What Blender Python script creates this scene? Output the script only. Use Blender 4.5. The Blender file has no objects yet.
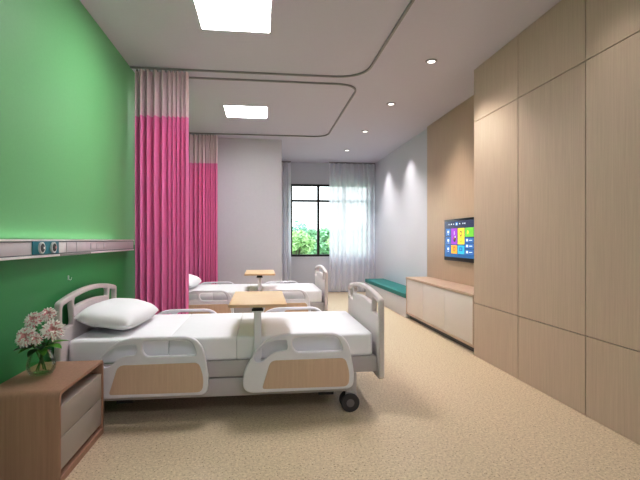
import bpy, bmesh, math, random
from mathutils import Vector, Matrix, Euler
random.seed(7)
C = bpy.context.scene.collection
PI = math.pi

# ------------------------------------------------------------------ materials
def srgb(r, g, b):
    def l(v):
        v /= 255.0
        return v / 12.92 if v <= 0.04045 else ((v + 0.055) / 1.055) ** 2.4
    return (l(r), l(g), l(b), 1)

def new_mat(name):
    m = bpy.data.materials.new(name); m.use_nodes = True
    nt = m.node_tree
    return m, nt, nt.nodes['Principled BSDF']

def plain(name, col, rough=0.5, spec=0.5, metal=0.0, noise=0.0, scale=30.0, bump=0.0, sheen=0.0):
    m, nt, b = new_mat(name)
    b.inputs['Roughness'].default_value = rough
    b.inputs['Metallic'].default_value = metal
    b.inputs['Specular IOR Level'].default_value = spec
    b.inputs['Sheen Weight'].default_value = sheen
    tc = nt.nodes.new('ShaderNodeTexCoord')
    n = nt.nodes.new('ShaderNodeTexNoise'); n.inputs['Scale'].default_value = scale; n.inputs['Detail'].default_value = 4
    nt.links.new(tc.outputs['Object'], n.inputs['Vector'])
    r = nt.nodes.new('ShaderNodeValToRGB')
    k = noise
    r.color_ramp.elements[0].position = 0.3; r.color_ramp.elements[1].position = 0.7
    r.color_ramp.elements[0].color = tuple(c * (1 - k) for c in col[:3]) + (1,)
    r.color_ramp.elements[1].color = tuple(min(1, c * (1 + k)) for c in col[:3]) + (1,)
    nt.links.new(n.outputs['Fac'], r.inputs['Fac'])
    nt.links.new(r.outputs['Color'], b.inputs['Base Color'])
    if bump:
        bp = nt.nodes.new('ShaderNodeBump'); bp.inputs['Strength'].default_value = bump; bp.inputs['Distance'].default_value = 0.01
        nt.links.new(n.outputs['Fac'], bp.inputs['Height']); nt.links.new(bp.outputs['Normal'], b.inputs['Normal'])
    return m

def wood(name, c1, c2, stretch=(40, 40, 1.2), rough=0.45, spec=0.4):
    """fine straight grain, stretched along the axis with the small factor"""
    m, nt, b = new_mat(name)
    b.inputs['Roughness'].default_value = rough
    b.inputs['Specular IOR Level'].default_value = spec
    tc = nt.nodes.new('ShaderNodeTexCoord'); mp = nt.nodes.new('ShaderNodeMapping')
    mp.inputs['Scale'].default_value = stretch
    nt.links.new(tc.outputs['Object'], mp.inputs['Vector'])
    n = nt.nodes.new('ShaderNodeTexNoise'); n.inputs['Scale'].default_value = 2.2; n.inputs['Detail'].default_value = 6
    n.inputs['Roughness'].default_value = 0.65; n.inputs['Distortion'].default_value = 0.3
    nt.links.new(mp.outputs['Vector'], n.inputs['Vector'])
    r = nt.nodes.new('ShaderNodeValToRGB')
    r.color_ramp.elements[0].position = 0.3; r.color_ramp.elements[1].position = 0.72
    r.color_ramp.elements[0].color = c1; r.color_ramp.elements[1].color = c2
    nt.links.new(n.outputs['Fac'], r.inputs['Fac']); nt.links.new(r.outputs['Color'], b.inputs['Base Color'])
    bp = nt.nodes.new('ShaderNodeBump'); bp.inputs['Strength'].default_value = 0.05; bp.inputs['Distance'].default_value = 0.002
    nt.links.new(n.outputs['Fac'], bp.inputs['Height']); nt.links.new(bp.outputs['Normal'], b.inputs['Normal'])
    return m

def emit(name, col, strength):
    m, nt, b = new_mat(name)
    b.inputs['Base Color'].default_value = col
    b.inputs['Emission Color'].default_value = col
    b.inputs['Emission Strength'].default_value = strength
    b.inputs['Roughness'].default_value = 0.3
    return m

def sheer(name, col, clear):
    m = bpy.data.materials.new(name); m.use_nodes = True
    nt = m.node_tree; nt.nodes.clear()
    out = nt.nodes.new('ShaderNodeOutputMaterial')
    tr = nt.nodes.new('ShaderNodeBsdfTransparent')
    tl = nt.nodes.new('ShaderNodeBsdfTranslucent'); tl.inputs['Color'].default_value = col
    df = nt.nodes.new('ShaderNodeBsdfDiffuse'); df.inputs['Color'].default_value = col
    a = nt.nodes.new('ShaderNodeMixShader'); a.inputs['Fac'].default_value = 0.72
    nt.links.new(df.outputs[0], a.inputs[1]); nt.links.new(tl.outputs[0], a.inputs[2])
    tc = nt.nodes.new('ShaderNodeTexCoord'); mp = nt.nodes.new('ShaderNodeMapping'); mp.inputs['Scale'].default_value = (60, 60, 1)
    nt.links.new(tc.outputs['Object'], mp.inputs['Vector'])
    n = nt.nodes.new('ShaderNodeTexNoise'); n.inputs['Scale'].default_value = 1.0
    nt.links.new(mp.outputs['Vector'], n.inputs['Vector'])
    mr = nt.nodes.new('ShaderNodeMapRange'); mr.inputs['To Min'].default_value = clear * 0.8; mr.inputs['To Max'].default_value = clear * 1.2
    nt.links.new(n.outputs['Fac'], mr.inputs['Value'])
    b = nt.nodes.new('ShaderNodeMixShader')
    nt.links.new(mr.outputs['Result'], b.inputs['Fac'])
    nt.links.new(a.outputs[0], b.inputs[1]); nt.links.new(tr.outputs[0], b.inputs[2])
    nt.links.new(b.outputs[0], out.inputs['Surface'])
    return m

def glassy(name, tint, ior=1.4, k=0.45):
    m = bpy.data.materials.new(name); m.use_nodes = True
    nt = m.node_tree; nt.nodes.clear()
    out = nt.nodes.new('ShaderNodeOutputMaterial')
    tr = nt.nodes.new('ShaderNodeBsdfTransparent'); tr.inputs['Color'].default_value = tint
    gl = nt.nodes.new('ShaderNodeBsdfGlossy'); gl.inputs['Roughness'].default_value = 0.05
    fr = nt.nodes.new('ShaderNodeFresnel'); fr.inputs['IOR'].default_value = ior
    mx = nt.nodes.new('ShaderNodeMixShader')
    sc_ = nt.nodes.new('ShaderNodeMath'); sc_.operation = 'MULTIPLY'; sc_.inputs[1].default_value = k
    nt.links.new(fr.outputs[0], sc_.inputs[0]); nt.links.new(sc_.outputs[0], mx.inputs['Fac']); nt.links.new(tr.outputs[0], mx.inputs[1]); nt.links.new(gl.outputs[0], mx.inputs[2])
    nt.links.new(mx.outputs[0], out.inputs['Surface'])
    return m

def floor_mat():
    m, nt, b = new_mat('speckled_vinyl')
    b.inputs['Roughness'].default_value = 0.42; b.inputs['Specular IOR Level'].default_value = 0.35
    tc = nt.nodes.new('ShaderNodeTexCoord')
    def noise(scale, det=2):
        n = nt.nodes.new('ShaderNodeTexNoise'); n.inputs['Scale'].default_value = scale; n.inputs['Detail'].default_value = det
        nt.links.new(tc.outputs['Object'], n.inputs['Vector']); return n
    base = nt.nodes.new('ShaderNodeValToRGB')
    base.color_ramp.elements[0].position = 0.35; base.color_ramp.elements[1].position = 0.65
    base.color_ramp.elements[0].color = srgb(200, 181, 153); base.color_ramp.elements[1].color = srgb(224, 207, 179)
    nt.links.new(noise(70, 5).outputs['Fac'], base.inputs['Fac'])
    def speck(scale, lo, hi, col, prev):
        r = nt.nodes.new('ShaderNodeValToRGB'); r.color_ramp.elements[0].position = lo; r.color_ramp.elements[1].position = hi
        r.color_ramp.elements[0].color = (1, 1, 1, 1); r.color_ramp.elements[1].color = (0, 0, 0, 1)
        nt.links.new(noise(scale, 1).outputs['Fac'], r.inputs['Fac'])
        mx = nt.nodes.new('ShaderNodeMix'); mx.data_type = 'RGBA'
        nt.links.new(r.outputs['Color'], mx.inputs['Factor'])
        nt.links.new(prev, mx.inputs['A']); mx.inputs['B'].default_value = col
        return mx.outputs['Result']
    c = speck(105, 0.30, 0.36, srgb(140, 108, 72), base.outputs['Color'])
    c = speck(128, 0.29, 0.35, srgb(243, 232, 210), c)
    nt.links.new(c, b.inputs['Base Color'])
    return m

M = {}
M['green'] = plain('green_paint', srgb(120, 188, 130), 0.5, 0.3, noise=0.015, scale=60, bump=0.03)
M['green_low'] = plain('lower_wall_green', srgb(56, 146, 82), 0.5, 0.3, noise=0.015, scale=60, bump=0.03)  # lower part of the left wall, a deeper green
M['grey_wall'] = plain('grey_paint', srgb(214, 212, 219), 0.6, 0.3, noise=0.01)
M['back_wall'] = plain('grey_back_paint', srgb(204, 206, 214), 0.6, 0.3, noise=0.01)
M['ceiling'] = plain('ceiling_paint', srgb(212, 207, 221), 0.7, 0.2, noise=0.008)
M['floor'] = floor_mat()
M['wood'] = wood('oak_veneer', srgb(192, 170, 150), srgb(206, 185, 166))
M['wood_panel'] = wood('oak_wall_veneer', srgb(194, 168, 142), srgb(207, 182, 157))
M['wood_side'] = wood('oak_top', srgb(190, 164, 144), srgb(210, 186, 166), (40, 1.2, 40))
M['wood_night'] = wood('walnut_toned_veneer', srgb(162, 122, 100), srgb(180, 140, 116), (36, 36, 1.2))
M['wood_bed'] = wood('beech_panel', srgb(210, 180, 154), srgb(220, 193, 168), (40, 40, 2))
M['wood_table'] = wood('beech_top', srgb(224, 190, 152), srgb(236, 206, 170), (2, 30, 30))
M['seam'] = plain('dark_seam', srgb(34, 24, 18), 0.8)
M['drawer'] = plain('greige_lacquer', srgb(176, 166, 156), 0.4, noise=0.01)
M['door'] = plain('pale_lacquer', srgb(222, 212, 206), 0.35, noise=0.01)
M['plastic'] = plain('bed_plastic', srgb(214, 206, 206), 0.4, noise=0.01)
M['rail'] = plain('rail_plastic', srgb(234, 233, 240), 0.35, noise=0.01)
M['frame'] = plain('frame_enamel', srgb(192, 186, 187), 0.4, noise=0.01)
M['dark'] = plain('dark_metal', srgb(52, 46, 46), 0.5)
M['tyre'] = plain('dark_tyre', srgb(56, 52, 54), 0.6)
M['hub'] = plain('wheel_hub', srgb(112, 106, 108), 0.5)
M['linen'] = plain('white_linen', srgb(248, 248, 252), 0.85, 0.2, noise=0.01, scale=14, bump=0.08)
M['pillow'] = plain('white_cotton', srgb(250, 250, 253), 0.85, 0.2, noise=0.01, scale=9, bump=0.15)
M['pink'] = plain('pink_cloth', srgb(238, 138, 192), 0.75, 0.2, noise=0.01, scale=120)
M['net'] = plain('pale_mesh_cloth', srgb(228, 206, 212), 0.8, 0.2, noise=0.05, scale=200)
M['track'] = plain('grey_aluminium', srgb(150, 146, 148), 0.5)
M['teal'] = plain('teal_vinyl', srgb(0, 122, 116), 0.5, noise=0.03)
M['teal_plate'] = plain('teal_plate', srgb(0, 124, 140), 0.4)
M['unit'] = plain('unit_enamel', srgb(208, 203, 208), 0.35)
M['unit_line'] = plain('unit_line', srgb(84, 98, 108), 0.4)
M['white'] = plain('white_plastic', srgb(235, 235, 235), 0.35)
M['black'] = plain('black_plastic', srgb(14, 14, 16), 0.3)
M['bench'] = plain('bench_lacquer', srgb(206, 203, 206), 0.4)
M['sheer'] = sheer('sheer_voile', (0.965, 0.96, 0.99, 1), 0.10)
M['glass'] = glassy('window_glass', (0.97, 0.99, 0.98, 1), 1.2)
M['vase'] = glassy('vase_glass', (0.965, 0.99, 0.96, 1), 1.3, 0.5)
M['water'] = glassy('vase_water', (0.90, 0.97, 0.84, 1), 1.12)
M['stem'] = plain('flower_stem', srgb(66, 116, 50), 0.5)
M['leaf'] = plain('flower_leaf', srgb(92, 158, 52), 0.45, noise=0.2, scale=40)
M['leaf_dark'] = plain('flower_leaf_dark', srgb(32, 66, 30), 0.45, noise=0.2, scale=40)
M['petal'] = plain('petal_blush', srgb(255, 246, 240), 0.6, noise=0.08, scale=80)
M['petal_in'] = plain('petal_pink', srgb(228, 166, 166), 0.6, noise=0.1, scale=80)
M['panel_light'] = emit('lamp_diffuser', (1.0, 0.955, 1.0, 1), 29.0)
M['spot_light'] = emit('spot_lens', (1, 0.97, 0.93, 1), 2.2)
M['lawn'] = plain('lawn', srgb(176, 190, 164), 0.9, noise=0.2, scale=3)
M['bush'] = plain('bush_leaves', srgb(158, 196, 156), 0.7, noise=0.25, scale=5)
M['bush_pale'] = plain('bush_leaves_pale', srgb(190, 216, 160), 0.7, noise=0.2, scale=5)
M['bush_hazed'] = plain('bush_leaves_hazed', srgb(150, 190, 168), 0.7, noise=0.25, scale=5)
M['bark'] = plain('bark', srgb(90, 74, 58), 0.9, noise=0.2)

# ------------------------------------------------------------------ mesh helpers
def link_mesh(name, me, parent=None, mats=(), sharp=35):
    for m in mats: me.materials.append(m)
    me.shade_smooth()
    me.set_sharp_from_angle(angle=math.radians(sharp))
    o = bpy.data.objects.new(name, me); C.objects.link(o)
    if parent: o.parent = parent
    return o

def obj(name, bm, mats, parent=None, sharp=35, recalc=True):
    if recalc: bmesh.ops.recalc_face_normals(bm, faces=bm.faces)
    me = bpy.data.meshes.new(name); bm.to_mesh(me); bm.free()
    return link_mesh(name, me, parent, mats if isinstance(mats, (list, tuple)) else (mats,), sharp)

def add_box(bm, x0, x1, y0, y1, z0, z1, bev=0.0, seg=2, mi=0, rot=None):
    t = bmesh.new()
    bmesh.ops.create_cube(t, size=1)
    for v in t.verts:
        v.co = Vector(((x0 + x1) / 2 + v.co.x * (x1 - x0), (y0 + y1) / 2 + v.co.y * (y1 - y0), (z0 + z1) / 2 + v.co.z * (z1 - z0)))
    if bev > 0:
        bmesh.ops.bevel(t, geom=list(t.edges), offset=bev, segments=seg, profile=0.5, affect='EDGES')
    if rot is not None:
        bmesh.ops.transform(t, matrix=rot, verts=t.verts)
    merge(bm, t, mi)

def merge(bm, t, mi=0):
    for f in t.faces: f.material_index = mi
    me = bpy.data.meshes.new('tmp'); t.to_mesh(me); t.free()
    bm.from_mesh(me); bpy.data.meshes.remove(me)

def box(name, dims, mat, parent=None, bev=0.003, seg=2):
    bm = bmesh.new(); add_box(bm, *dims, bev=bev, seg=seg)
    return obj(name, bm, mat, parent)

def add_cyl(bm, p0, p1, r0, r1=None, seg=24, mi=0, caps=True):
    p0, p1 = Vector(p0), Vector(p1); r1 = r0 if r1 is None else r1
    d = p1 - p0
    t = bmesh.new()
    bmesh.ops.create_cone(t, cap_ends=caps, segments=seg, radius1=r0, radius2=r1, depth=d.length)
    q = Vector((0, 0, 1)).rotation_difference(d.normalized()).to_matrix().to_4x4()
    bmesh.ops.transform(t, matrix=Matrix.Translation((p0 + p1) / 2) @ q, verts=t.verts)
    merge(bm, t, mi)

def add_lathe(bm, prof, center, seg=32, mi=0, axis='Z'):
    rings = []
    t = bmesh.new()
    for r, h in prof:
        ring = []
        for k in range(seg):
            a = 2 * PI * k / seg
            p = (r * math.cos(a), r * math.sin(a), h)
            if axis == 'X': p = (h, p[0], p[1])
            if axis == 'Y': p = (p[0], h, p[1])
            ring.append(t.verts.new(Vector(center) + Vector(p)))
        rings.append(ring)
    for a, b in zip(rings, rings[1:]):
        for k in range(seg):
            t.faces.new((a[k], a[(k + 1) % seg], b[(k + 1) % seg], b[k]))
    if prof[0][0] > 1e-5: t.faces.new(list(reversed(rings[0])))
    if prof[-1][0] > 1e-5: t.faces.new(rings[-1])
    bmesh.ops.remove_doubles(t, verts=t.verts, dist=1e-6)
    merge(bm, t, mi)

def add_tube(bm, pts, r, seg=10, mi=0, r_end=None, squash=None):
    pts = [Vector(p) for p in pts]
    t = bmesh.new(); rings = []
    n = len(pts)
    up = Vector((0, 0, 1))
    for i, p in enumerate(pts):
        d = (pts[min(i + 1, n - 1)] - pts[max(i - 1, 0)]).normalized()
        s = d.cross(up)
        if s.length < 1e-3: s = d.cross(Vector((1, 0, 0)))
        s.normalize(); u = s.cross(d).normalized()
        rr = r if r_end is None else r + (r_end - r) * i / (n - 1)
        ring = []
        for k in range(seg):
            a = 2 * PI * k / seg + PI / seg
            ring.append(t.verts.new(p + s * math.cos(a) * rr + u * math.sin(a) * rr * (squash or 1)))
        rings.append(ring)
    for a, b in zip(rings, rings[1:]):
        for k in range(seg):
            t.faces.new((a[k], a[(k + 1) % seg], b[(k + 1) % seg], b[k]))
    t.faces.new(rings[0]); t.faces.new(list(reversed(rings[-1])))
    merge(bm, t, mi)

def fillet(pts, radii, n=7):
    """polygon with rounded corners; radii one per point or a number"""
    out = []; N = len(pts)
    for i in range(N):
        p = Vector(pts[i]); a = Vector(pts[i - 1]); b = Vector(pts[(i + 1) % N])
        r = radii[i] if isinstance(radii, (list, tuple)) else radii
        da, db = (a - p), (b - p)
        la, lb = da.length, db.length
        if r <= 0: out.append(p); continue
        t = min(r, la * 0.48, lb * 0.48)
        s = p + da.normalized() * t; e = p + db.normalized() * t
        for k in range(n + 1):
            u = k / n
            out.append(s * (1 - u) ** 2 + p * 2 * u * (1 - u) + e * u ** 2)
    return [(v.x, v.y) for v in out]

def plate(name, outline, holes, thick, bev, mat, parent, frame):
    """flat shape with holes and rounded edges. frame(u, v, w) -> world; u, v in the shape's plane, w across it"""
    cu = bpy.data.curves.new(name, 'CURVE'); cu.dimensions = '2D'; cu.fill_mode = 'BOTH'
    cu.extrude = thick / 2 - bev; cu.bevel_depth = bev; cu.bevel_resolution = 3; cu.offset = -bev
    for loop in [outline] + list(holes):
        s = cu.splines.new('POLY'); s.points.add(len(loop) - 1)
        for q, (x, y) in zip(s.points, loop): q.co = (x, y, 0, 1)
        s.use_cyclic_u = True
    t = bpy.data.objects.new('tmp', cu); C.objects.link(t)
    dg = bpy.context.evaluated_depsgraph_get(); dg.update()
    me = bpy.data.meshes.new_from_object(t.evaluated_get(dg))
    bpy.data.objects.remove(t); bpy.data.curves.remove(cu)
    me.name = name; me.materials.clear()
    bm = bmesh.new(); bm.from_mesh(me); bpy.data.meshes.remove(me)
    bmesh.ops.remove_doubles(bm, verts=bm.verts, dist=1e-5)
    for v in bm.verts: v.co = Vector(frame(v.co.x, v.co.y, v.co.z))
    for f in bm.faces: f.material_index = 0
    return obj(name, bm, mat, parent, sharp=40)

def thing(name, label, cat, loc=(0, 0, 0), group=None):
    o = bpy.data.objects.new(name, None); C.objects.link(o)
    o.location = loc; o.empty_display_size = 0.1
    tag(o, label, cat, group); return o

def tag(o, label, cat, group=None, kind=None):
    o['label'] = label; o['category'] = cat
    if group: o['group'] = group
    if kind: o['kind'] = kind
    return o

def struct(name, bm, mat, parent=None):
    o = obj(name, bm, mat, parent)
    if parent is None: o['kind'] = 'structure'
    return o

def copy_tree(o, parent=None):
    c = o.copy(); C.objects.link(c)
    if parent: c.parent = parent
    for ch in list(o.children): copy_tree(ch, c)
    return c

# ------------------------------------------------------------------ the room
LX, RX, H = -1.216, 2.365, 2.7          # left wall, right wall, ceiling
Y0, YP, YB = -1.4, 7.39, 9.52            # wall behind the viewer, partition face, window wall
bm = bmesh.new(); add_box(bm, LX - 0.1, RX + 0.1, Y0 - 0.1, YB + 0.2, -0.1, 0); struct('floor', bm, M['floor'])
bm = bmesh.new(); add_box(bm, LX - 0.1, RX + 0.1, Y0 - 0.1, YB + 0.2, H, H + 0.1); struct('ceiling', bm, M['ceiling'])
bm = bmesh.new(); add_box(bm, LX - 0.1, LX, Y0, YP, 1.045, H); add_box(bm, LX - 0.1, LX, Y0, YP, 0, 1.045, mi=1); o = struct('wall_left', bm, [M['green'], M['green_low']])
bm = bmesh.new(); add_box(bm, LX - 0.1, 0.313, YP, YB + 0.2, 0, H); struct('wall_partition', bm, M['grey_wall'])
bm = bmesh.new(); add_box(bm, RX, RX + 0.1, Y0, YB + 0.2, 0, H); struct('wall_right', bm, M['grey_wall'])
bm = bmesh.new(); add_box(bm, LX - 0.1, RX + 0.1, Y0 - 0.1, Y0, 0, H); struct('wall_front', bm, M['grey_wall'])
WX0, WX1, WZ0, WZ1 = 0.575, 2.26, 0.745, 2.255
bm = bmesh.new()
add_box(bm, 0.313, WX0, YB, YB + 0.2, 0, H); add_box(bm, WX1, RX, YB, YB + 0.2, 0, H)
add_box(bm, WX0, WX1, YB, YB + 0.2, 0, WZ0); add_box(bm, WX0, WX1, YB, YB + 0.2, WZ1, H)
struct('wall_back', bm, M['back_wall'])
# window
w = bpy.data.objects.new('window_1', None); C.objects.link(w); w['kind'] = 'structure'; w.location = (WX0, YB + 0.06, WZ0)
def wloc(o): o.location = tuple(-a for a in w.location); return o
bm = bmesh.new(); fy0, fy1 = YB + 0.03, YB + 0.09
for x0, x1 in ((WX0, WX0 + 0.05), (WX1 - 0.05, WX1), (1.145, 1.195), (1.70, 1.75)):
    add_box(bm, x0, x1, fy0, fy1, WZ0, WZ1, 0.004)
for z0, z1 in ((WZ0, WZ0 + 0.045), (WZ1 - 0.045, WZ1), (1.885, 1.93)):
    add_box(bm, WX0, WX1, fy0 + 0.004, fy1 - 0.004, z0, z1, 0.004)
wloc(obj('window_frame', bm, M['black'], w))
bm = bmesh.new(); add_box(bm, WX0 + 0.02, WX1 - 0.02, YB + 0.058, YB + 0.062, WZ0 + 0.02, WZ1 - 0.02)
wloc(obj('window_pane', bm, M['glass'], w))

# ------------------------------------------------------------------ built-in oak wall on the right
WF, WBK = 1.99, RX - 0.005
yy = [4.136, 3.382, 2.624, 1.868]
labels = ['tall oak wardrobe unit with three flush doors, beside the television',
          'tall oak wardrobe unit with three flush doors, middle unit of the row',
          'tall oak wardrobe unit at the right edge of the photo, nearest the viewer']
for i in range(3):
    y1, y0 = yy[i], yy[i + 1]
    t = thing('wardrobe', labels[i], 'wardrobe', (WF + 0.18, (y0 + y1) / 2, 0), 'built-in oak wardrobe units')
    def rel(o, t=t): o.location = tuple(-a for a in t.location); return o
    rel(box('carcass', (WF + 0.021, WBK, y0 + 0.001, y1 - 0.001, 0, H - 0.002), M['wood'], t, 0))
    rel(box('seam_backing', (WF + 0.0165, WF + 0.0205, y0 + 0.004, y1 - 0.001 if i else y1 - 0.004, 0.004, H - 0.006), M['seam'], t, 0))
    for z0, z1 in ((0.002, 0.4925), (0.4975, 2.1985), (2.2035, H - 0.003)):
        rel(box('door', (WF, WF + 0.016, y0 + 0.0035, y1 - (0.0035 if i else 0.0), z0, z1), M['wood'], t, 0.0008, 1))
# oak wall lining behind the television, a thin board on the right wall
o = box('wall_panel', (2.33, RX - 0.001, 4.14, 6.30, 0, H - 0.001), M['wood_panel'], None, 0.001)
tag(o, 'pale oak wall lining board running floor to ceiling behind the television', 'wall panel')

# ------------------------------------------------------------------ low cabinet under the television
CY0, CY1, CX = 4.165, 6.235, 1.995
t = thing('television_cabinet', 'long low oak cabinet with pale doors under the television', 'cabinet', (2.16, 5.2, 0))
def rel(o): o.location = tuple(-a for a in t.location); return o
bm = bmesh.new()
add_box(bm, CX, 2.325, CY0, CY1, 0.545, 0.575, 0.003)
add_box(bm, CX + 0.004, 2.325, CY0, CY1, 0.06, 0.085, 0.002)
add_box(bm, CX + 0.004, 2.325, CY1 - 0.022, CY1, 0.085, 0.545, 0.002)
add_box(bm, CX + 0.004, 2.325, CY0, CY0 + 0.022, 0.085, 0.545, 0.002)
add_box(bm, CX + 0.03, 2.325, CY0 + 0.02, CY1 - 0.02, 0.08, 0.55, 0)
rel(obj('carcass', bm, M['wood_side'], t))
rel(box('plinth', (CX + 0.05, 2.32, CY0 + 0.01, CY1 - 0.03, 0, 0.06), M['dark'], t, 0))
ds = [CY0 + 0.024, 4.885, 5.575, CY1 - 0.024]
for a, b in zip(ds, ds[1:]):
    rel(box('door', (CX + 0.008, CX + 0.026, a + 0.002, b - 0.002, 0.088, 0.542), M['door'], t, 0.0015))

# television
t = thing('television', 'flat wall-mounted television showing a blue menu of coloured tiles', 'television', (2.31, 5.215, 0.833))
TY0, TY1, TZ0, TZ1 = 4.70, 5.60, 0.838, 1.342
rel(box('casing', (2.297, 2.330, TY0, TY1, TZ0, TZ1), M['black'], t, 0.004))
def screen_mats():
    m, nt, b = new_mat('screen_blue')
    tc = nt.nodes.new('ShaderNodeTexCoord'); sp = nt.nodes.new('ShaderNodeSeparateXYZ')
    nt.links.new(tc.outputs['Object'], sp.inputs[0])
    mr = nt.nodes.new('ShaderNodeMapRange'); mr.inputs['From Min'].default_value = TZ0; mr.inputs['From Max'].default_value = TZ1
    nt.links.new(sp.outputs['Z'], mr.inputs['Value'])
    r = nt.nodes.new('ShaderNodeValToRGB')
    r.color_ramp.elements[0].position = 0.08; r.color_ramp.elements[0].color = srgb(20, 130, 200)
    r.color_ramp.elements[1].position = 0.75; r.color_ramp.elements[1].color = srgb(8, 30, 84)
    nt.links.new(mr.outputs[0], r.inputs[0])
    nt.links.new(r.outputs[0], b.inputs['Emission Color']); b.inputs['Emission Strength'].default_value = 0.6
    b.inputs['Base Color'].default_value = (0.005, 0.01, 0.03, 1); b.inputs['Roughness'].default_value = 0.2
    out = [m]
    for nm, c in (('tile_purple', (150, 40, 190)), ('tile_yellow', (238, 214, 40)), ('tile_green', (110, 196, 40)), ('tile_orange', (244, 168, 30)),
                  ('tile_cyan', (30, 180, 216)), ('tile_blue', (30, 100, 170)), ('tile_white', (225, 238, 248)), ('tile_black', (10, 8, 20)), ('tile_red', (214, 90, 30))):
        out.append(emit(nm, srgb(*c), 0.5))
    return out
bm = bmesh.new(); SX = 2.2965
def quad(bm, ya, yb, za, zb, x, mi):
    vs = [bm.verts.new(p) for p in ((x, ya, za), (x, yb, za), (x, yb, zb), (x, ya, zb))]
    f = bm.faces.new(vs); f.material_index = mi
sw, sh = TY1 - TY0 - 0.036, TZ1 - TZ0 - 0.07
def S(u0, u1, v0, v1, mi, lay):          # u from the window-side edge, v from the bottom, both 0..1
    quad(bm, TY1 - 0.018 - u1 * sw, TY1 - 0.018 - u0 * sw, TZ0 + 0.045 + v0 * sh, TZ0 + 0.045 + v1 * sh, SX - 0.0004 * lay, mi)
S(0, 1, 0, 1, 0, 0)
cols = [0.055, 0.245, 0.445, 0.645, 0.845]
for k, v in enumerate((0.12, 0.36, 0.60)):
    S(0.045, 0.21, v - 0.0, v + 0.2, 6, 1); S(0.10, 0.16, v + 0.07, v + 0.14, 7, 2); S(0.11, 0.15, v + 0.025, v + 0.04, 7, 2)
S(0.23, 0.43, 0.36, 0.80, 1, 1); S(0.45, 0.66, 0.36, 0.80, 2, 1); S(0.68, 0.93, 0.56, 0.80, 3, 1)
S(0.23, 0.43, 0.10, 0.33, 4, 1); S(0.45, 0.66, 0.10, 0.33, 5, 1)
# pictures on the tiles
def disc(u, v, r, mi, lay, n=20, inner=0.0):
    cy, cz = TY1 - 0.018 - u * sw, TZ0 + 0.045 + v * sh
    vs = [bm.verts.new((SX - 0.0004 * lay, cy + r * math.cos(2 * PI * k / n), cz + r * math.sin(2 * PI * k / n))) for k in range(n)]
    bm.faces.new(vs).material_index = mi
disc(0.345, 0.50, 0.034, 8, 2); disc(0.33, 0.52, 0.014, 9, 3); disc(0.365, 0.56, 0.012, 7, 3); S(0.33, 0.345, 0.62, 0.72, 7, 2)
disc(0.55, 0.65, 0.032, 8, 2); disc(0.55, 0.65, 0.021, 2, 3); disc(0.55, 0.50, 0.036, 4, 2); disc(0.55, 0.50, 0.022, 2, 3)
disc(0.335, 0.23, 0.03, 9, 2); disc(0.335, 0.23, 0.018, 4, 3)
S(0.50, 0.60, 0.18, 0.28, 6, 2); disc(0.55, 0.23, 0.014, 5, 3)
disc(0.76, 0.68, 0.022, 2, 2)
for u in (0.14, 0.22, 0.30, 0.50, 0.60, 0.66): S(u, u + 0.03, 0.90, 0.935, 7, 2)
S(0.37, 0.46, 0.87, 0.97, 6, 1); S(0.395, 0.435, 0.89, 0.945, 7, 2)
for v in (0.12, 0.28, 0.43):
    S(0.68, 0.93, v - 0.02, v + 0.105, 6, 1); S(0.71, 0.77, v + 0.01, v + 0.075, 7, 2); S(0.80, 0.89, v + 0.03, v + 0.05, 7, 2)
rel(obj('screen', bm, screen_mats(), t, recalc=False))

# ------------------------------------------------------------------ window bench
t = thing('window_bench', 'low pale bench with teal seat cushion under the right wall by the window', 'bench', (2.18, 7.5, 0))
rel(box('bench_base', (2.0, RX - 0.003, 6.24, 8.78, 0, 0.27), M['bench'], t, 0.003))
rel(box('seat_cushion', (1.992, RX - 0.004, 6.245, 8.78, 0.271, 0.335), M['teal'], t, 0.008, 3))

# ------------------------------------------------------------------ ceiling: lamps, spots and curtain tracks
def panel_lamp(y, label):
    t = thing('ceiling_lamp', label, 'ceiling lamp', (-0.195, y, H), 'square ceiling lamps')
    bm = bmesh.new(); h = 0.262
    for x0, x1, a, b in ((-h, h, -h, -h + 0.008), (-h, h, h - 0.008, h), (-h, -h + 0.008, -h, h), (h - 0.008, h, -h, h)):
        add_box(bm, x0, x1, a, b, -0.010, -0.0005)
    obj('lamp_frame', bm, M['white'], t)
    box('diffuser', (-h + 0.008, h - 0.008, -h + 0.008, h - 0.008, -0.007, -0.001), M['panel_light'], t, 0)
panel_lamp(3.32, 'square white ceiling lamp nearest the viewer, above the first bed')
panel_lamp(5.835, 'square white ceiling lamp farther in, above the second bed')
for y, lb in ((3.975, 'round recessed spot lamp nearest the viewer'), (5.28, 'round recessed spot lamp, second from the viewer'),
              (6.66, 'round recessed spot lamp, third from the viewer'), (8.10, 'round recessed spot lamp closest to the window')):
    t = thing('spot_lamp', lb, 'spot lamp', (1.51, y, H), 'recessed spot lamps along the ceiling')
    bm = bmesh.new()
    add_lathe(bm, [(0.034, -0.001), (0.036, -0.009), (0.046, -0.010), (0.052, -0.006), (0.053, -0.0005)], (0, 0, 0), 32)
    obj('lamp_ring', bm, M['track'], t)
    bm = bmesh.new(); add_lathe(bm, [(0.0001, -0.0115), (0.030, -0.0105), (0.034, -0.0095)], (0, 0, 0), 32)
    obj('lamp_lens', bm, M['spot_light'], t)

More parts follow.
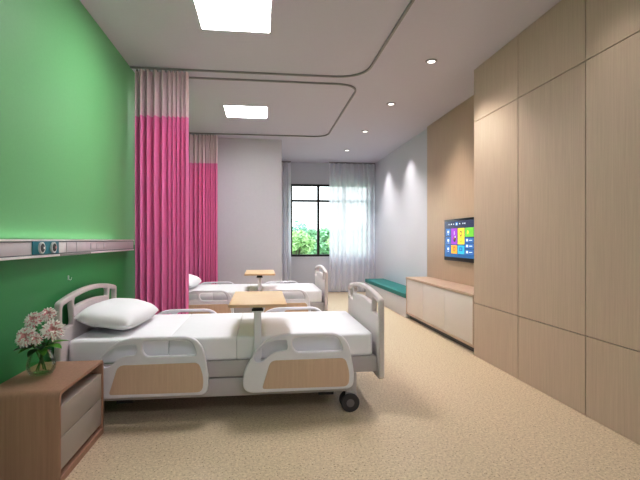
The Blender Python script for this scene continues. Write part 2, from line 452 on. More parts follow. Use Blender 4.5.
def track(name, yA, yB, label, xs=1.0, r=0.32):
    pts = [(LX + 0.004, yA), (xs, yA), (xs, yB), (LX + 0.004, yB)]
    path = fillet(pts, [0, r, r, 0], 12)
    dense = []
    for a, b in zip(path, path[1:]):
        n = max(1, int(math.dist(a, b) / 0.3))
        for k in range(n): dense.append((a[0] + (b[0] - a[0]) * k / n, a[1] + (b[1] - a[1]) * k / n))
    dense.append(path[-1])
    bm = bmesh.new(); add_tube(bm, [(x, y, H - 0.0085) for x, y in dense], 0.0125, 4, squash=0.9)
    tag(obj(name, bm, M['track'], None, sharp=60), label, 'curtain track', 'curtain tracks on the ceiling')
track('curtain_track', 2.05, 4.457, 'grey rounded ceiling track around the first bed, nearest the viewer', 1.0, 0.33)
track('curtain_track', 4.665, 7.08, 'grey rounded ceiling track loop around the second bed, farther in', 1.0, 0.26)

# ------------------------------------------------------------------ privacy curtains
def pleat_path(x0, x1, y, seed):
    rnd = random.Random(seed)
    pts = []; x = x0; s = 1; amp = 0.040; mid = x0 + (x1 - x0) * 0.56
    knots = [(x, y)]
    while x < x1 - 0.012:
        step = (0.031 if x < mid else 0.0185) * rnd.uniform(0.85, 1.2)
        x = min(x + step, x1)
        a = (0.046 if x < mid else 0.029) * rnd.uniform(0.75, 1.1)
        knots.append((x, y + s * a)); s = -s
    for (xa, ya), (xb, yb) in zip(knots, knots[1:]):
        for k in range(6):
            u = k / 6; e = (1 - math.cos(u * PI)) / 2
            pts.append((xa + (xb - xa) * u, ya + (yb - ya) * e))
    pts.append(knots[-1]); return pts
def cloth(name, path, zs, mat, parent, y_c, wob, sharp=80):
    bm = bmesh.new(); rows = []
    for j, z in enumerate(zs):
        f = wob[j]
        rows.append([bm.verts.new((x + f[1] * math.sin(i * 0.21 + z * 2.0), y_c + (y - y_c) * f[0], z)) for i, (x, y) in enumerate(path)])
    for a, b in zip(rows, rows[1:]):
        for i in range(len(path) - 1):
            bm.faces.new((a[i], a[i + 1], b[i + 1], b[i]))
    return obj(name, bm, mat, parent, sharp, recalc=False)
def privacy_curtain(y, x0, x1, seed, label):
    t = thing('privacy_curtain', label, 'curtain', (x0, y, 0.06), 'pink privacy curtains beside the beds')
    path = [(px - x0, py - y) for px, py in pleat_path(x0, x1, y, seed)]
    zt, zm, zb = 2.672 - 0.06, 2.245 - 0.06, 0.0
    n1 = 4; zs = [zt + (zm - zt) * k / n1 for k in range(n1 + 1)]
    cloth('mesh_header', path, zs, M['net'], t, 0, [(0.8 + 0.2 * k / n1, 0.0) for k in range(n1 + 1)])
    n2 = 14; zs = [zm + (zb - zm) * k / n2 for k in range(n2 + 1)]
    cloth('cloth_panel', path, zs, M['pink'], t, 0, [(1.0 + 0.10 * math.sin(k * 0.5), 0.004 * k / n2) for k in range(n2 + 1)])
    for k in range(13):
        x = 0.02 + k * (x1 - x0 - 0.04) / 12
        box('curtain_hook', (x - 0.006, x + 0.006, -0.004, 0.004, zt - 0.012, 2.68 - 0.06), M['track'], t, 0.001)
privacy_curtain(4.457, -1.172, -0.688, 3, 'pink pleated curtain with pale mesh top, beside the first bed')
privacy_curtain(7.08, -1.195, -0.668, 5, 'pink pleated curtain with pale mesh top, farther off behind second bed')

# sheer curtains at the window
def sheer_curtain(x0, x1, y, seed, label, per):
    rnd = random.Random(seed); pts = []; n = int((x1 - x0) / 0.008)
    ph = [rnd.uniform(0, 6) for _ in range(3)]
    for i in range(n + 1):
        x = (x1 - x0) * i / n
        pts.append((x, 0.040 * math.sin(2 * PI * x / per + ph[0] + 0.9 * math.sin(x * 9 + ph[1])) + 0.012 * math.sin(2 * PI * x / (per * 0.43) + ph[2])))
    t = thing('sheer_curtain', label, 'curtain', (x0, y, 0.03), 'white sheer curtains at the window')
    zs = [2.672 - 0.03 - (2.64) * k / 12 for k in range(13)]
    cloth('sheer_cloth', pts, zs, M['sheer'], t, 0, [(0.8 + 0.35 * k / 12, 0.003 * k / 12) for k in range(13)])
    box('curtain_rod', (0, x1 - x0, -0.012, 0.012, 2.643, 2.6695), M['track'], t, 0.003)
sheer_curtain(0.335, 0.585, 9.40, 1, 'narrow white sheer curtain hanging at the left end of the window', 0.10)
sheer_curtain(1.375, 2.345, 9.40, 2, 'wide white sheer curtain drawn over the right side of the window', 0.12)

# ------------------------------------------------------------------ bedhead service unit on the green wall
UX = -1.17
t = thing('bedhead_unit', 'long white horizontal service rail on the green wall with teal gas panel', 'service panel', (LX, 3.2, 1.0))
UY0, UY1 = 0.9, 4.40
rel(box('rail_body', (LX + 0.001, UX, UY0, UY1, 1.014, 1.078), M['unit'], t, 0.002))
rel(box('top_edge', (LX + 0.001, UX + 0.006, UY0, UY1, 1.083, 1.094), M['white'], t, 0.002))
rel(box('upper_line', (LX + 0.001, UX - 0.002, UY0, UY1, 1.0785, 1.0825), M['unit_line'], t, 0))
rel(box('lower_line', (LX + 0.001, UX - 0.002, UY0, UY1, 1.0095, 1.0135), M['unit_line'], t, 0))
rel(box('bottom_edge', (LX + 0.001, UX + 0.006, UY0, UY1, 0.996, 1.009), M['white'], t, 0.002))
gp = rel(box('gas_panel', (UX + 0.0005, UX + 0.006, 2.52, 2.825, 1.0145, 1.0835), M['teal_plate'], t, 0.001))
gp['label'] = 'teal panel with two round gas outlets'
for y in (2.605, 2.745):
    bm = bmesh.new()
    add_lathe(bm, [(0.030, 0), (0.031, 0.010), (0.027, 0.012), (0.022, 0.010)], (0, 0, 0), 28, 0, 'X')
    add_lathe(bm, [(0.0225, 0.0095), (0.0215, 0.0118), (0.012, 0.0122)], (0, 0, 0), 24, 1, 'X')
    add_box(bm, 0.0122, 0.0145, 0.003, 0.015, -0.006, 0.006, 0.001, mi=2)
    g = obj('gas_outlet', bm, [M['white'], M['black'], M['white'] if y < 2.7 else M['petal_in']], gp)
    g.location = (UX + 0.006, y, 1.048)
for ya, yb in ((2.832, 2.93), (2.938, 3.08), (3.088, 3.235)):
    rel(box('socket_plate', (UX + 0.0005, UX + 0.004, ya, yb, 1.017, 1.0755), M['white'] if ya < 2.9 else M['unit'], t, 0.001))
for y in (3.33, 3.45, 3.60):
    bm = bmesh.new()
    add_box(bm, UX + 0.0005, UX + 0.003, y, y + 0.07, 1.026, 1.068, 0.001)
    for dz in (1.040, 1.054): add_box(bm, UX + 0.002, UX + 0.0035, y + 0.02, y + 0.05, dz - 0.002, dz + 0.002, 0)
    rel(obj('power_outlet', bm, M['unit'], t))
rel(box('label_strip', (UX + 0.0065, UX + 0.009, 2.84, 3.32, 0.997, 1.012), M['track'], t, 0.001))
# tiny peg on the wall
bm = bmesh.new()
add_tube(bm, [(LX + 0.008, 3.075, 0.842), (LX + 0.018, 3.075, 0.838), (LX + 0.024, 3.075, 0.845), (LX + 0.024, 3.075, 0.854)], 0.0028, 8)
add_box(bm, LX + 0.0015, LX + 0.010, 3.072, 3.078, 0.838, 0.866, 0.002)
tag(obj('wall_hook', bm, M['white']), 'tiny white hook on the green wall below the service rail', 'hook')

# ------------------------------------------------------------------ hospital bed
BY0, BY1 = 2.80, 3.93      # outer faces of the near and far side rails
OUT = fillet([(-0.117, 0.30), (-0.117, 0.166), (0.56, 0.168), (0.566, 0.27), (0.52, 0.520), (0.03, 0.520)],
             [0.10, 0.14, 0.10, 0.14, 0.12, 0.15], 9)
H1 = fillet([(-0.070, 0.385), (-0.048, 0.336), (0.006, 0.340), (0.066, 0.400), (0.150, 0.405), (0.166, 0.44), (0.155, 0.495), (0.030, 0.493)],
            [0.03, 0.03, 0.03, 0.05, 0.02, 0.03, 0.02, 0.10], 6)
H2 = fillet([(0.186, 0.495), (0.182, 0.44), (0.206, 0.405), (0.487, 0.405), (0.490, 0.425), (0.462, 0.495)], [0.025, 0.03, 0.03, 0.015, 0.02, 0.05], 6)
PAN = fillet([(-0.002, 0.190), (0.050, 0.360), (0.508, 0.362), (0.536, 0.270), (0.528, 0.186)], [0.02, 0.035, 0.03, 0.05, 0.035], 6)

def end_board(name, parent, xc, yc, hw, zlo, zsh, zarc, thick, drop):
    """bed end: arch, two stanchions, a low middle board, seen as a flat shape in the Y-Z plane"""
    n = 20
    def arc(h, zs, za, k0=0, k1=None):
        return [(h * (1 - 2 * k / n), zs + (za - zs) * math.sin(PI * k / n) ** 0.9) for k in range(n + 1)]
    top = []
    for k in range(n + 1):
        u = 1 - 2 * k / n
        top.append((hw * u * (0.985 if abs(u) == 1 else 1), zsh + (zarc - zsh) * (1 - abs(u) ** 2.0)))
    pts = [(-hw, zlo), (hw, zlo)] + top
    rad = [0.03, 0.03, 0.035] + [0.0] * (n - 1) + [0.035]
    out = fillet(pts, rad, 6)
    zb = zsh - drop                                   # top of the lower board
    def zat(y, drop): return zsh + (zarc - zsh) * (1 - abs(y / hw) ** 2.0) - drop
    holes = []
    ya = hw * 0.60
    m = [(ya * (1 - 2 * k / 10), zat(ya * (1 - 2 * k / 10), 0.034)) for k in range(11)]
    low = [(-ya * (1 - 2 * k / 10), zat(ya * (1 - 2 * k / 10), 0.034) - 0.056) for k in range(11)]
    holes.append(fillet(m + low, [0.02] + [0] * 9 + [0.02, 0.02] + [0] * 9 + [0.02], 4))
    for s in (-1, 1):
        yo, yi = hw - 0.036, hw * 0.60 + 0.035
        q = [(s * yo, zb + 0.02), (s * yo, zat(yo, 0.034)), (s * yi, zat(yi, 0.034)), (s * (yi - 0.03), zb + 0.02)]
        holes.append(fillet(q, [0.02, 0.025, 0.02, 0.02], 4))
    return plate(name, out, holes, thick, 0.011, M['plastic'], parent, lambda u, v, w_: (xc + w_, yc + u, v))

def mattress_mesh(bm, x0, x1, y0, y1, z0, z1, splits, r=0.022):
    xs = [x0] + splits + [x1]
    for a, b in zip(xs, xs[1:]):
        # rounded plan outline only at the ends of the mattress
        add_box(bm, a + 0.0005, b - 0.0005, y0, y1, z0, z1, 0.006 if (a != x0 and b != x1) else 0.006, 2)

def side_rail(parent, x0, near):
    # shape lies in X-Z; the wooden panel faces away from the mattress
    y = BY0 + 0.0175 if near else BY1 - 0.0175
    r = plate('side_rail', OUT, [H1, H2], 0.035, 0.010, M['rail'], parent, lambda u, v, w_: (x0 + 0.117 + u, y + w_, v))
    s = -1 if near else 1
    p = plate('wood_panel', PAN, [], 0.006, 0.002, M['wood_bed'], r, lambda u, v, w_: (x0 + 0.117 + u, y + s * 0.0178 + w_, v))
    p['label'] = 'beech wood panel'
    return r

def make_bed(label):
    bx, by = -0.2, (BY0 + BY1) / 2
    t = thing('hospital_bed', label, 'bed', (bx, by, 0), 'hospital beds')
    kids = []
    kids.append(end_board('headboard', t, -1.168, 3.33, 0.525, 0.21, 0.728, 0.782, 0.038, 0.175))
    kids.append(end_board('footboard', t, 0.752, 3.365, 0.530, 0.205, 0.712, 0.765, 0.038, 0.125))
    bm = bmesh.new()
    x0, x1, y0, y1 = -1.146, 0.712, 2.895, 3.845
    for a, b in ((x0, -0.565), (-0.565, -0.157), (-0.157, x1)):
        tt = bmesh.new(); bmesh.ops.create_cube(tt, size=1)
        for v in tt.verts: v.co = Vector(((a + b) / 2 + v.co.x * (b - a - 0.001), (y0 + y1) / 2 + v.co.y * (y1 - y0), 0.4185 + v.co.z * 0.147))
        ve = [e for e in tt.edges if abs(e.verts[0].co.z - e.verts[1].co.z) > 0.1 and (abs(e.verts[0].co.x - x0) < 0.01 or abs(e.verts[0].co.x - x1) < 0.01)]
        bmesh.ops.bevel(tt, geom=ve, offset=0.035, segments=5, profile=0.5, affect='EDGES')
        he = [e for e in tt.edges if e.is_manifold and abs(e.verts[0].co.z - e.verts[1].co.z) < 1e-4 and e.calc_face_angle(0) > 1.2]
        lng = [e for e in he if not (abs(e.verts[0].co.x - e.verts[1].co.x) < 1e-4 and (abs(e.verts[0].co.x + 0.565) < 0.01 or abs(e.verts[0].co.x + 0.157) < 0.01))]
        seams = [e for e in tt.edges if e not in lng and abs(e.verts[0].co.x - e.verts[1].co.x) < 1e-4 and (abs(e.verts[0].co.x + 0.565) < 0.01 or abs(e.verts[0].co.x + 0.157) < 0.01)]
        bmesh.ops.bevel(tt, geom=lng, offset=0.020, segments=4, profile=0.5, affect='EDGES')
        sm = [e for e in tt.edges if e.is_manifold and e.calc_face_angle(0) > 1.2 and (abs(e.verts[0].co.x - e.verts[1].co.x) < 1e-4) and (abs(e.verts[0].co.x + 0.565) < 0.01 or abs(e.verts[0].co.x + 0.157) < 0.01)]
        bmesh.ops.bevel(tt, geom=sm, offset=0.006, segments=2, profile=0.5, affect='EDGES')
        merge(bm, tt)
    kids.append(obj('mattress', bm, M['linen'], t))
    # frame: two side beams with a lower beam, cross beams
    bm = bmesh.new()
    for ya, yb in ((2.885, 2.93), (3.81, 3.855)):
        add_box(bm, -1.14, 0.732, ya, yb, 0.245, 0.345, 0.006)
        add_box(bm, -1.14, 0.60, ya + 0.004, yb - 0.004, 0.125, 0.238, 0.006)
    for xa, xb in ((-1.14, -1.08), (0.67, 0.73)): add_box(bm, xa, xb, 2.93, 3.81, 0.25, 0.34, 0.004)
    add_box(bm, -1.12, 0.69, 2.93, 3.81, 0.318, 0.340, 0)
    kids.append(obj('bed_frame', bm, M['frame'], t))
    bm = bmesh.new()
    for x in (-0.85, 0.42):
        add_box(bm, x - 0.05, x + 0.05, 3.0, 3.74, 0.07, 0.13, 0.004)
        add_box(bm, x - 0.03, x + 0.03, 3.15, 3.59, 0.13, 0.318, 0.004)
    add_box(bm, -0.85, 0.42, 3.2, 3.26, 0.075, 0.125, 0.004); add_box(bm, -0.85, 0.42, 3.48, 3.54, 0.075, 0.125, 0.004)
    kids.append(obj('lift_base', bm, M['dark'], t))
    kids.append(side_rail(t, -0.997, True)); kids.append(side_rail(t, -0.115, True))
    kids.append(side_rail(t, -0.997, False)); kids.append(side_rail(t, -0.115, False))
    for x, y in ((0.555, 2.905), (0.555, 3.835), (-1.03, 2.94), (-1.03, 3.80)):
        bm = bmesh.new()
        add_box(bm, x + 0.005, x + 0.045, y - 0.018, y + 0.018, 0.115, 0.245, 0.005)
        add_box(bm, x - 0.02, x + 0.045, y - 0.026, y - 0.020, 0.055, 0.125, 0.002); add_box(bm, x - 0.02, x + 0.045, y + 0.020, y + 0.026, 0.055, 0.125, 0.002)
        add_box(bm, x - 0.02, x + 0.045, y - 0.026, y + 0.026, 0.117, 0.127, 0.002)
        cst = obj('caster', bm, M['frame'], t); kids.append(cst)
        bm = bmesh.new(); r = 0.059
        for ya, yb in ((y - 0.045, y - 0.0265), (y + 0.0265, y + 0.045)):
            add_lathe(bm, [(r * 0.55, ya), (r * 0.9, ya), (r, ya + 0.005), (r, yb - 0.005), (r * 0.9, yb), (r * 0.55, yb)], (x, 0, r), 32, 0, 'Y')
            add_lathe(bm, [(r * 0.18, ya - 0.002), (r * 0.56, ya + 0.001), (r * 0.56, yb - 0.001), (r * 0.18, yb + 0.002)], (x, 0, r), 24, 1, 'Y')
        add_cyl(bm, (x, y - 0.0465, r), (x, y + 0.0465, r), 0.009, seg=16)
        obj('wheel', bm, [M['tyre'], M['hub']], cst)
    for k in kids: k.location = (-bx, -by, 0)
    return t

# ------------------------------------------------------------------ overbed table
def make_overbed(label):
    tx, ty = -0.025, 3.16
    t = thing('overbed_table', label, 'overbed table', (tx, ty, 0.2), 'overbed tables')
    kids = []
    kids.append(box('tabletop', (-0.20, 0.152, 2.80, 3.52, 0.682, 0.702), M['wood_table'], t, 0.004))
    bm = bmesh.new()
    add_box(bm, -0.050, -0.004, 2.844, 2.874, 0.20, 0.655, 0.004)
    add_box(bm, -0.058, 0.004, 2.840, 2.878, 0.20, 0.30, 0.004)
    kids.append(obj('post', bm, M['rail'], t))
    bm = bmesh.new(); add_box(bm, -0.062, 0.008, 2.838, 2.885, 0.655, 0.668, 0.002); add_box(bm, -0.055, 0.002, 2.85, 3.40, 0.666, 0.6815, 0.002)
    kids.append(obj('bracket', bm, M['black'], t))
    for k in kids: k.location = (-tx, -ty, -0.2)
    return t

# ------------------------------------------------------------------ pillow
def make_pillow(label):
    bm = bmesh.new(); n = 28; Lx, Ly, Hh = 0.188, 0.355, 0.082
    grid = {}
    for side in (1, -1):
        for i in range(n + 1):
            for j in range(n + 1):
                u, v = -1 + 2 * i / n, -1 + 2 * j / n
                edge = i in (0, n) or j in (0, n)
                if side < 0 and edge: grid[(side, i, j)] = grid[(1, i, j)]; continue
                x = Lx * u * (0.62 + 0.42 * math.sqrt(1 - v * v / 2)) * (0.93 + 0.07 * abs(v) ** 3)
                y = Ly * v * (0.62 + 0.42 * math.sqrt(1 - u * u / 2)) * (0.94 + 0.06 * abs(u) ** 3)
                h = ((1 - u ** 4) * (1 - v ** 4)) ** 0.55 if not edge else 0
                h *= 1 + 0.05 * math.sin(5 * u + 2 * v) * (1 - u * u)
                z = side * Hh * h * (1.0 if side > 0 else 0.75)
                grid[(side, i, j)] = bm.verts.new((x, y, z))
    for side in (1, -1):
        for i in range(n):
            for j in range(n):
                q = [grid[(side, i, j)], grid[(side, i + 1, j)], grid[(side, i + 1, j + 1)], grid[(side, i, j + 1)]]
                bm.faces.new(q if side > 0 else q[::-1])
    o = obj('pillow', bm, M['pillow'], None, 80)
    return tag(o, label, 'pillow', 'pillows on the beds')

bed = make_bed('grey hospital bed with wood-panelled side rails, nearest the viewer')
tab = make_overbed('beech-topped overbed table clamped to the nearest hospital bed')
pil = make_pillow('plump white pillow at the head of the nearest hospital bed')
pil.location = (-0.965, 3.315, 0.582); pil.rotation_euler = (0, math.radians(9), math.radians(-3))
PITCH = 2.515
for src, lb in ((bed, 'grey hospital bed farther in, half hidden behind the pink curtain'),
                (tab, 'small beech-topped overbed table over the farther hospital bed'),
                (pil, 'white pillow on the farther hospital bed, mostly hidden by curtain')):
    c = copy_tree(src); c.location.y += PITCH; c['label'] = lb

# ------------------------------------------------------------------ bedside cabinet
NX0, NX1, NY0, NY1, NZ = LX + 0.004, -0.889, 2.165, 2.735, 0.418
t = thing('bedside_cabinet', 'low brown wooden bedside cabinet with two greige drawers', 'cabinet', ((NX0 + NX1) / 2, (NY0 + NY1) / 2, 0))
outl = fillet([(NY0, 0.0), (NY1, 0.0), (NY1, NZ), (NY0, NZ)], [0.004, 0.004, 0.035, 0.035], 8)
th = 0.017
inn = fillet([(NY0 + th, 0.03), (NY1 - th, 0.03), (NY1 - th, NZ - th), (NY0 + th, NZ - th)], [0.003, 0.003, 0.022, 0.022], 8)
rel(plate('cabinet_shell', outl, [inn], NX1 - NX0, 0.0015, M['wood_night'], t, lambda u, v, w_: ((NX0 + NX1) / 2 + w_, u, v)))
rel(box('back_panel', (NX0 + 0.002, NX0 + 0.02, NY0 + th, NY1 - th, 0.03, NZ - th), M['wood_night'], t, 0))
for z0, z1 in ((0.058, 0.2005), (0.2035, 0.340)):
    d = rel(box('drawer', (NX0 + 0.04, NX1 - 0.006, NY0 + th + 0.001, NY1 - th - 0.001, z0, z1), M['drawer'], t, 0.0015))
# vase
VX, VY = -1.098, 2.462
t = thing('vase', 'round glass vase with greenish water on the bedside cabinet', 'vase', (VX, VY, NZ))
bm = bmesh.new()
prof = [(0.040, 0.001), (0.052, 0.004), (0.062, 0.022), (0.066, 0.045), (0.061, 0.075), (0.050, 0.102), (0.045, 0.118), (0.049, 0.130)]
inner = [(r - 0.003, h + (0.004 if i < 2 else 0)) for i, (r, h) in enumerate(prof)]
add_lathe(bm, prof + inner[::-1], (0, 0, 0), 40)
obj('vase_glass', bm, M['vase'], t)
bm = bmesh.new(); add_lathe(bm, [(0.034, 0.0075), (0.046, 0.010), (0.057, 0.024), (0.0605, 0.045), (0.0605, 0.052), (0.0001, 0.0525)], (0, 0, 0), 40)
obj('water', bm, M['water'], t)
# flowers
def leaf_mesh(bm, base, direc, length, width, droop=0.3, mi=0):
    d = Vector(direc).normalized(); up = Vector((0, 0, 1)); s = d.cross(up)
    if s.length < 0.05: s = Vector((1, 0, 0))
    s.normalize(); u = s.cross(d)
    n = 8; prev = None
    for k in range(n + 1):
        q = k / n
        c = Vector(base) + d * length * q - up * droop * length * q * q
        w_ = width * math.sin(PI * min(1, q * 0.96 + 0.04)) ** 0.8 * 0.5
        a = bm.verts.new(c + s * w_ + u * w_ * 0.35); m = bm.verts.new(c); b = bm.verts.new(c - s * w_ + u * w_ * 0.35)
        if prev:
            bm.faces.new((prev[0], prev[1], m, a)).material_index = mi; bm.faces.new((prev[1], prev[2], b, m)).material_index = mi
        prev = (a, m, b)
def make_flower(x, y, z, r, tilt, seed, label, leaves):
    r *= 0.92; z -= 0.026
    rnd = random.Random(seed)
    t = thing('flower', label, 'flower', (VX, VY, NZ + 0.012), 'pale flowers in the vase')
    hp = Vector((x - VX, y - VY, z - NZ - 0.012)); nrm = Vector(tilt).normalized()
    base = Vector((-(x - VX) * 0.25 + rnd.uniform(-0.01, 0.01), -(y - VY) * 0.25 + rnd.uniform(-0.012, 0.012), 0.006))
    neck = Vector(((x - VX) * 0.28, (y - VY) * 0.28, 0.115))
    pts = []
    for k in range(11):
        u = k / 10
        pts.append(base * (1 - u) ** 2 + neck * 2 * u * (1 - u) + (hp - nrm * 0.012) * u * u)
    bm = bmesh.new(); add_tube(bm, pts, 0.0035, 8); obj('stem', bm, M['stem'], t)
    q = Vector((0, 0, 1)).rotation_difference(nrm).to_matrix()
    bm = bmesh.new()
    for ring, (npet, ln, lift, wd) in enumerate(((19, 1.0, 0.12, 0.27), (18, 0.92, 0.36, 0.25), (14, 0.74, 0.65, 0.23), (10, 0.5, 1.0, 0.2))):
        for k in range(npet):
            a = 2 * PI * (k + 0.5 * (ring % 2)) / npet + rnd.uniform(-0.1, 0.1)
            L = r * ln * rnd.uniform(0.88, 1.08); W = r * wd
            d = Vector((math.cos(a), math.sin(a), 0)); s = Vector((-d.y, d.x, 0))
            prev = None
            for j in range(6):
                u = j / 5
                c = d * (L * (0.08 + 0.92 * u)) + Vector((0, 0, L * lift * math.sin(u * 1.7) * 0.75 + 0.004 * ring - 0.10 * L * u ** 3))
                w_ = W * (0.35 + 0.65 * math.sin(PI * min(1, 0.15 + u * 0.78))) * (1 if j < 5 else 0.5) * 0.5
                pr = [bm.verts.new(q @ (c + s * w_ + Vector((0, 0, w_ * 0.4))) + hp), bm.verts.new(q @ c + hp), bm.verts.new(q @ (c - s * w_ + Vector((0, 0, w_ * 0.4))) + hp)]
                if prev:
                    mi = 1 if (j <= 2) or (k % 3 == 0 and j < 5) else 0
                    bm.faces.new((prev[0], prev[1], pr[1], pr[0])).material_index = mi
                    bm.faces.new((prev[1], prev[2], pr[2], pr[1])).material_index = mi
                prev = pr
    obj('petals', bm, [M['petal'], M['petal_in']], t, recalc=False)
    bm = bmesh.new()
    for k in range(20):
        a = k * 2.4; rr = 0.0028 * math.sqrt(k)
        c = q @ Vector((rr * math.cos(a), rr * math.sin(a), 0.010 + 0.004 * (1 - k / 20))) + hp
        add_cyl(bm, c - nrm * 0.006, c + nrm * 0.004, 0.002, 0.001, 6)
    obj('flower_center', bm, M['petal_in'], t)
    for (bx_, by_, bz_, dx, dy, dz, ln, wd, dark) in leaves:
        bm = bmesh.new(); leaf_mesh(bm, (bx_, by_, bz_), (dx, dy, dz), ln, wd, 0.25)
        obj('leaf', bm, M['leaf_dark'] if dark else M['leaf'], t, 60, recalc=False)
make_flower(-1.130, 2.385, 0.645, 0.060, (-0.2, -1, 0.55), 1, 'pink-tinged flower at lower left of the vase bouquet',
            [(-0.012, -0.02, 0.125, -0.7, -0.6, 0.25, 0.105, 0.055, True), (-0.02, 0.0, 0.13, -0.9, -0.3, 0.10, 0.10, 0.035, True), (-0.01, -0.03, 0.14, -0.3, -0.9, 0.3, 0.09, 0.05, True)])
make_flower(-1.125, 2.45, 0.715, 0.052, (-0.2, -1, 0.7), 2, 'pale flower at upper left of the vase bouquet', [(-0.01, 0.02, 0.15, -0.5, 0.2, 0.5, 0.10, 0.04, True)])
make_flower(-1.075, 2.49, 0.735, 0.046, (0.15, -1, 0.9), 3, 'pale flower standing highest in the vase bouquet', [(0.0, 0.02, 0.15, 0.5, -0.2, 0.7, 0.09, 0.04, True)])
make_flower(-1.020, 2.41, 0.672, 0.062, (0.3, -1, 0.6), 4, 'largest cream flower at right of the vase bouquet',
            [(0.02, -0.02, 0.125, 0.85, -0.35, 0.25, 0.115, 0.062, False), (0.015, -0.01, 0.135, 0.7, -0.6, 0.45, 0.09, 0.055, True), (0.012, -0.03, 0.12, 0.5, -0.8, 0.05, 0.09, 0.045, False), (0.02, 0.0, 0.13, 0.95, 0.2, 0.4, 0.12, 0.035, False)])
make_flower(-1.078, 2.37, 0.638, 0.034, (0.0, -1, 0.45), 5, 'small cream flower low in the middle of the bouquet', [(-0.005, -0.03, 0.12, -0.1, -0.9, -0.05, 0.075, 0.04, True), (0.01, -0.03, 0.135, 0.4, -0.85, 0.2, 0.085, 0.05, True), (-0.015, -0.02, 0.13, -0.7, -0.7, 0.0, 0.08, 0.045, False)])

# ------------------------------------------------------------------ the garden outside the window
bm = bmesh.new(); add_box(bm, -8, 14, YB + 0.25, 40, -0.12, -0.02)
o = obj('ground', bm, M['lawn']); o['kind'] = 'structure'
def shrub(x, y, r, h, mat, label, seed, n):
    rnd = random.Random(seed)
    t = thing('shrub', label, 'shrub', (x, y, -0.02), 'green shrubs outside the window')
    bm = bmesh.new()
    for k in range(6):
        a = rnd.uniform(0, 2 * PI)
        add_tube(bm, [(0, 0, 0), (0.2 * r * math.cos(a), 0.2 * r * math.sin(a), h * 0.4), (0.5 * r * math.cos(a), 0.5 * r * math.sin(a), h * 0.8)], 0.03, 6, r_end=0.008)
    obj('branches', bm, M['bark'], t)
    bm = bmesh.new()
    blobs = [(rnd.uniform(-0.7, 0.7) * r, rnd.uniform(-0.7, 0.7) * r, h * rnd.uniform(0.25, 0.86), r * rnd.uniform(0.28, 0.5)) for _ in range(16)]
    for k in range(n):
        bx_, by_, bz_, br = rnd.choice(blobs)
        d = Vector((rnd.gauss(0, 1), rnd.gauss(0, 1), rnd.gauss(0, 1))).normalized()
        c = Vector((bx_, by_, bz_)) + d * br * rnd.uniform(0.6, 1.05)
        if c.z < 0.03: continue
        ax = Vector((rnd.gauss(0, 1), rnd.gauss(0, 1), rnd.gauss(0, 0.6))).normalized()
        s = ax.cross(Vector((rnd.gauss(0, 1), rnd.gauss(0, 1), rnd.gauss(0, 1)))).normalized()
        L = rnd.uniform(0.05, 0.10)
        vs = [bm.verts.new(c - ax * L), bm.verts.new(c + s * L * 0.45), bm.verts.new(c + ax * L), bm.verts.new(c - s * L * 0.45)]
        bm.faces.new(vs)
    obj('foliage', bm, mat, t, recalc=False)
shrub(0.95, 13.2, 0.55, 1.32, M['bush_pale'], 'pale green shrub outside at the left of the window', 1, 2600)
shrub(1.90, 15.4, 0.75, 1.50, M['bush'], 'mid green shrub outside, left of the window mullion', 2, 3200)
shrub(2.30, 13.0, 0.55, 1.25, M['bush_pale'], 'pale shrub outside, seen beside the sheer curtain', 3, 2600)
shrub(1.35, 18.2, 1.0, 1.72, M['bush_hazed'], 'tall hazy blue-green shrub behind the pale one outside', 4, 3000)
shrub(4.1, 15.6, 0.9, 1.55, M['bush'], 'green shrub outside, seen through the sheer curtain', 5, 2600)
shrub(3.70, 18.8, 1.0, 1.85, M['bush_hazed'], 'tall hazy green shrub farthest off outside the window', 6, 3000)

# ------------------------------------------------------------------ light
def spot(name, loc, target, power, size_deg, blend, col=(1, 0.965, 0.955), rad=0.03):
    l = bpy.data.lights.new(name, 'SPOT'); l.energy = power; l.spot_size = math.radians(size_deg); l.spot_blend = blend; l.color = col; l.shadow_soft_size = rad
    o = bpy.data.objects.new(name, l); C.objects.link(o); o.location = loc
    o.rotation_euler = (Vector(target) - Vector(loc)).to_track_quat('-Z', 'Y').to_euler(); return o
for i, y in enumerate((3.975, 5.28, 6.66, 8.10)):
    spot('spot_beam', (1.51, y, 2.66), (1.51, y, 0), 45, 120, 0.7)
# wall washers in the ceiling by the right wall
for x, y, p in ((2.06, 8.45, 44), (2.06, 7.15, 44), (1.97, 5.2, 13), (1.68, 3.55, 9), (1.68, 2.35, 10)):
    spot('wall_washer', (x, y, 2.66), (x + 0.06, y, 0), p, 94, 0.95, rad=0.05)
# up-light slot along the top of the bedhead unit
l = bpy.data.lights.new('bedhead_uplight', 'AREA'); l.shape = 'RECTANGLE'; l.size = 3.0; l.size_y = 0.04; l.energy = 0.6; l.color = (1, 1, 1)
o = bpy.data.objects.new('bedhead_uplight', l); C.objects.link(o); o.location = (LX + 0.03, 2.45, 1.098); o.rotation_euler = (PI, 0, PI / 2)
# daylight entering by the window
l = bpy.data.lights.new('window_portal', 'AREA'); l.shape = 'RECTANGLE'; l.size = WX1 - WX0; l.size_y = WZ1 - WZ0; l.cycles.is_portal = True
o = bpy.data.objects.new('window_portal', l); C.objects.link(o); o.location = ((WX0 + WX1) / 2, YB + 0.15, (WZ0 + WZ1) / 2); o.rotation_euler = (-PI / 2, 0, 0)
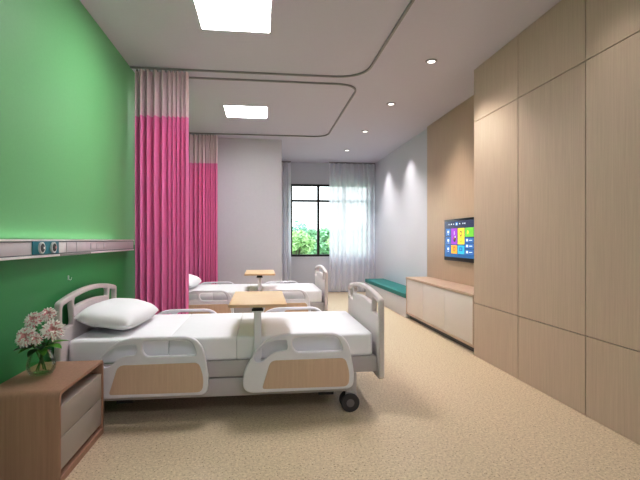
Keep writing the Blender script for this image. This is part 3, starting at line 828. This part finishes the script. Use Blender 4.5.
# added unseen fill light behind the viewer, brightens faces turned toward it
l = bpy.data.lights.new('front_fill', 'AREA'); l.shape = 'SQUARE'; l.size = 0.5; l.energy = 30; l.color = (1, 0.97, 1)
o = bpy.data.objects.new('front_fill', l); C.objects.link(o); o.location = (0.5, -0.7, 2.6)

wd = bpy.data.worlds.new('sky'); bpy.context.scene.world = wd; wd.use_nodes = True
nt = wd.node_tree; bg = nt.nodes['Background']
tc = nt.nodes.new('ShaderNodeTexCoord'); sp = nt.nodes.new('ShaderNodeSeparateXYZ'); nt.links.new(tc.outputs['Generated'], sp.inputs[0])
r = nt.nodes.new('ShaderNodeValToRGB')
r.color_ramp.elements[0].position = 0.0; r.color_ramp.elements[0].color = (0.92, 0.945, 0.975, 1)
r.color_ramp.elements[1].position = 0.6; r.color_ramp.elements[1].color = (0.72, 0.86, 1.0, 1)
nt.links.new(sp.outputs['Z'], r.inputs[0]); nt.links.new(r.outputs[0], bg.inputs['Color']); bg.inputs['Strength'].default_value = 3.2
sun = bpy.data.lights.new('sun', 'SUN'); sun.energy = 0.6; sun.angle = 0.1
o = bpy.data.objects.new('sun', sun); C.objects.link(o); o.rotation_euler = (math.radians(50), 0, math.radians(-60))

# ------------------------------------------------------------------ camera
cam = bpy.data.cameras.new('camera'); cam.sensor_width = 36; cam.lens = 460 / 640 * 36; cam.clip_start = 0.05
o = bpy.data.objects.new('camera', cam); C.objects.link(o)
o.location = (0, 0, 1.09); o.rotation_euler = (PI / 2, 0, -math.atan2(58, 460))
sc = bpy.context.scene; sc.camera = o
sc.view_settings.view_transform = 'Standard'
sc.view_settings.exposure = 0.2
cm = sc.view_settings
cm.use_curve_mapping = True
cv = cm.curve_mapping.curves[3]
cv.points.new(0.25, 0.222); cv.points.new(0.72, 0.755)
cm.curve_mapping.update()
sc.cycles.use_denoising = True
sc.cycles.max_bounces = 8; sc.cycles.transparent_max_bounces = 24; sc.cycles.diffuse_bounces = 5
sc.cycles.sample_clamp_indirect = 6
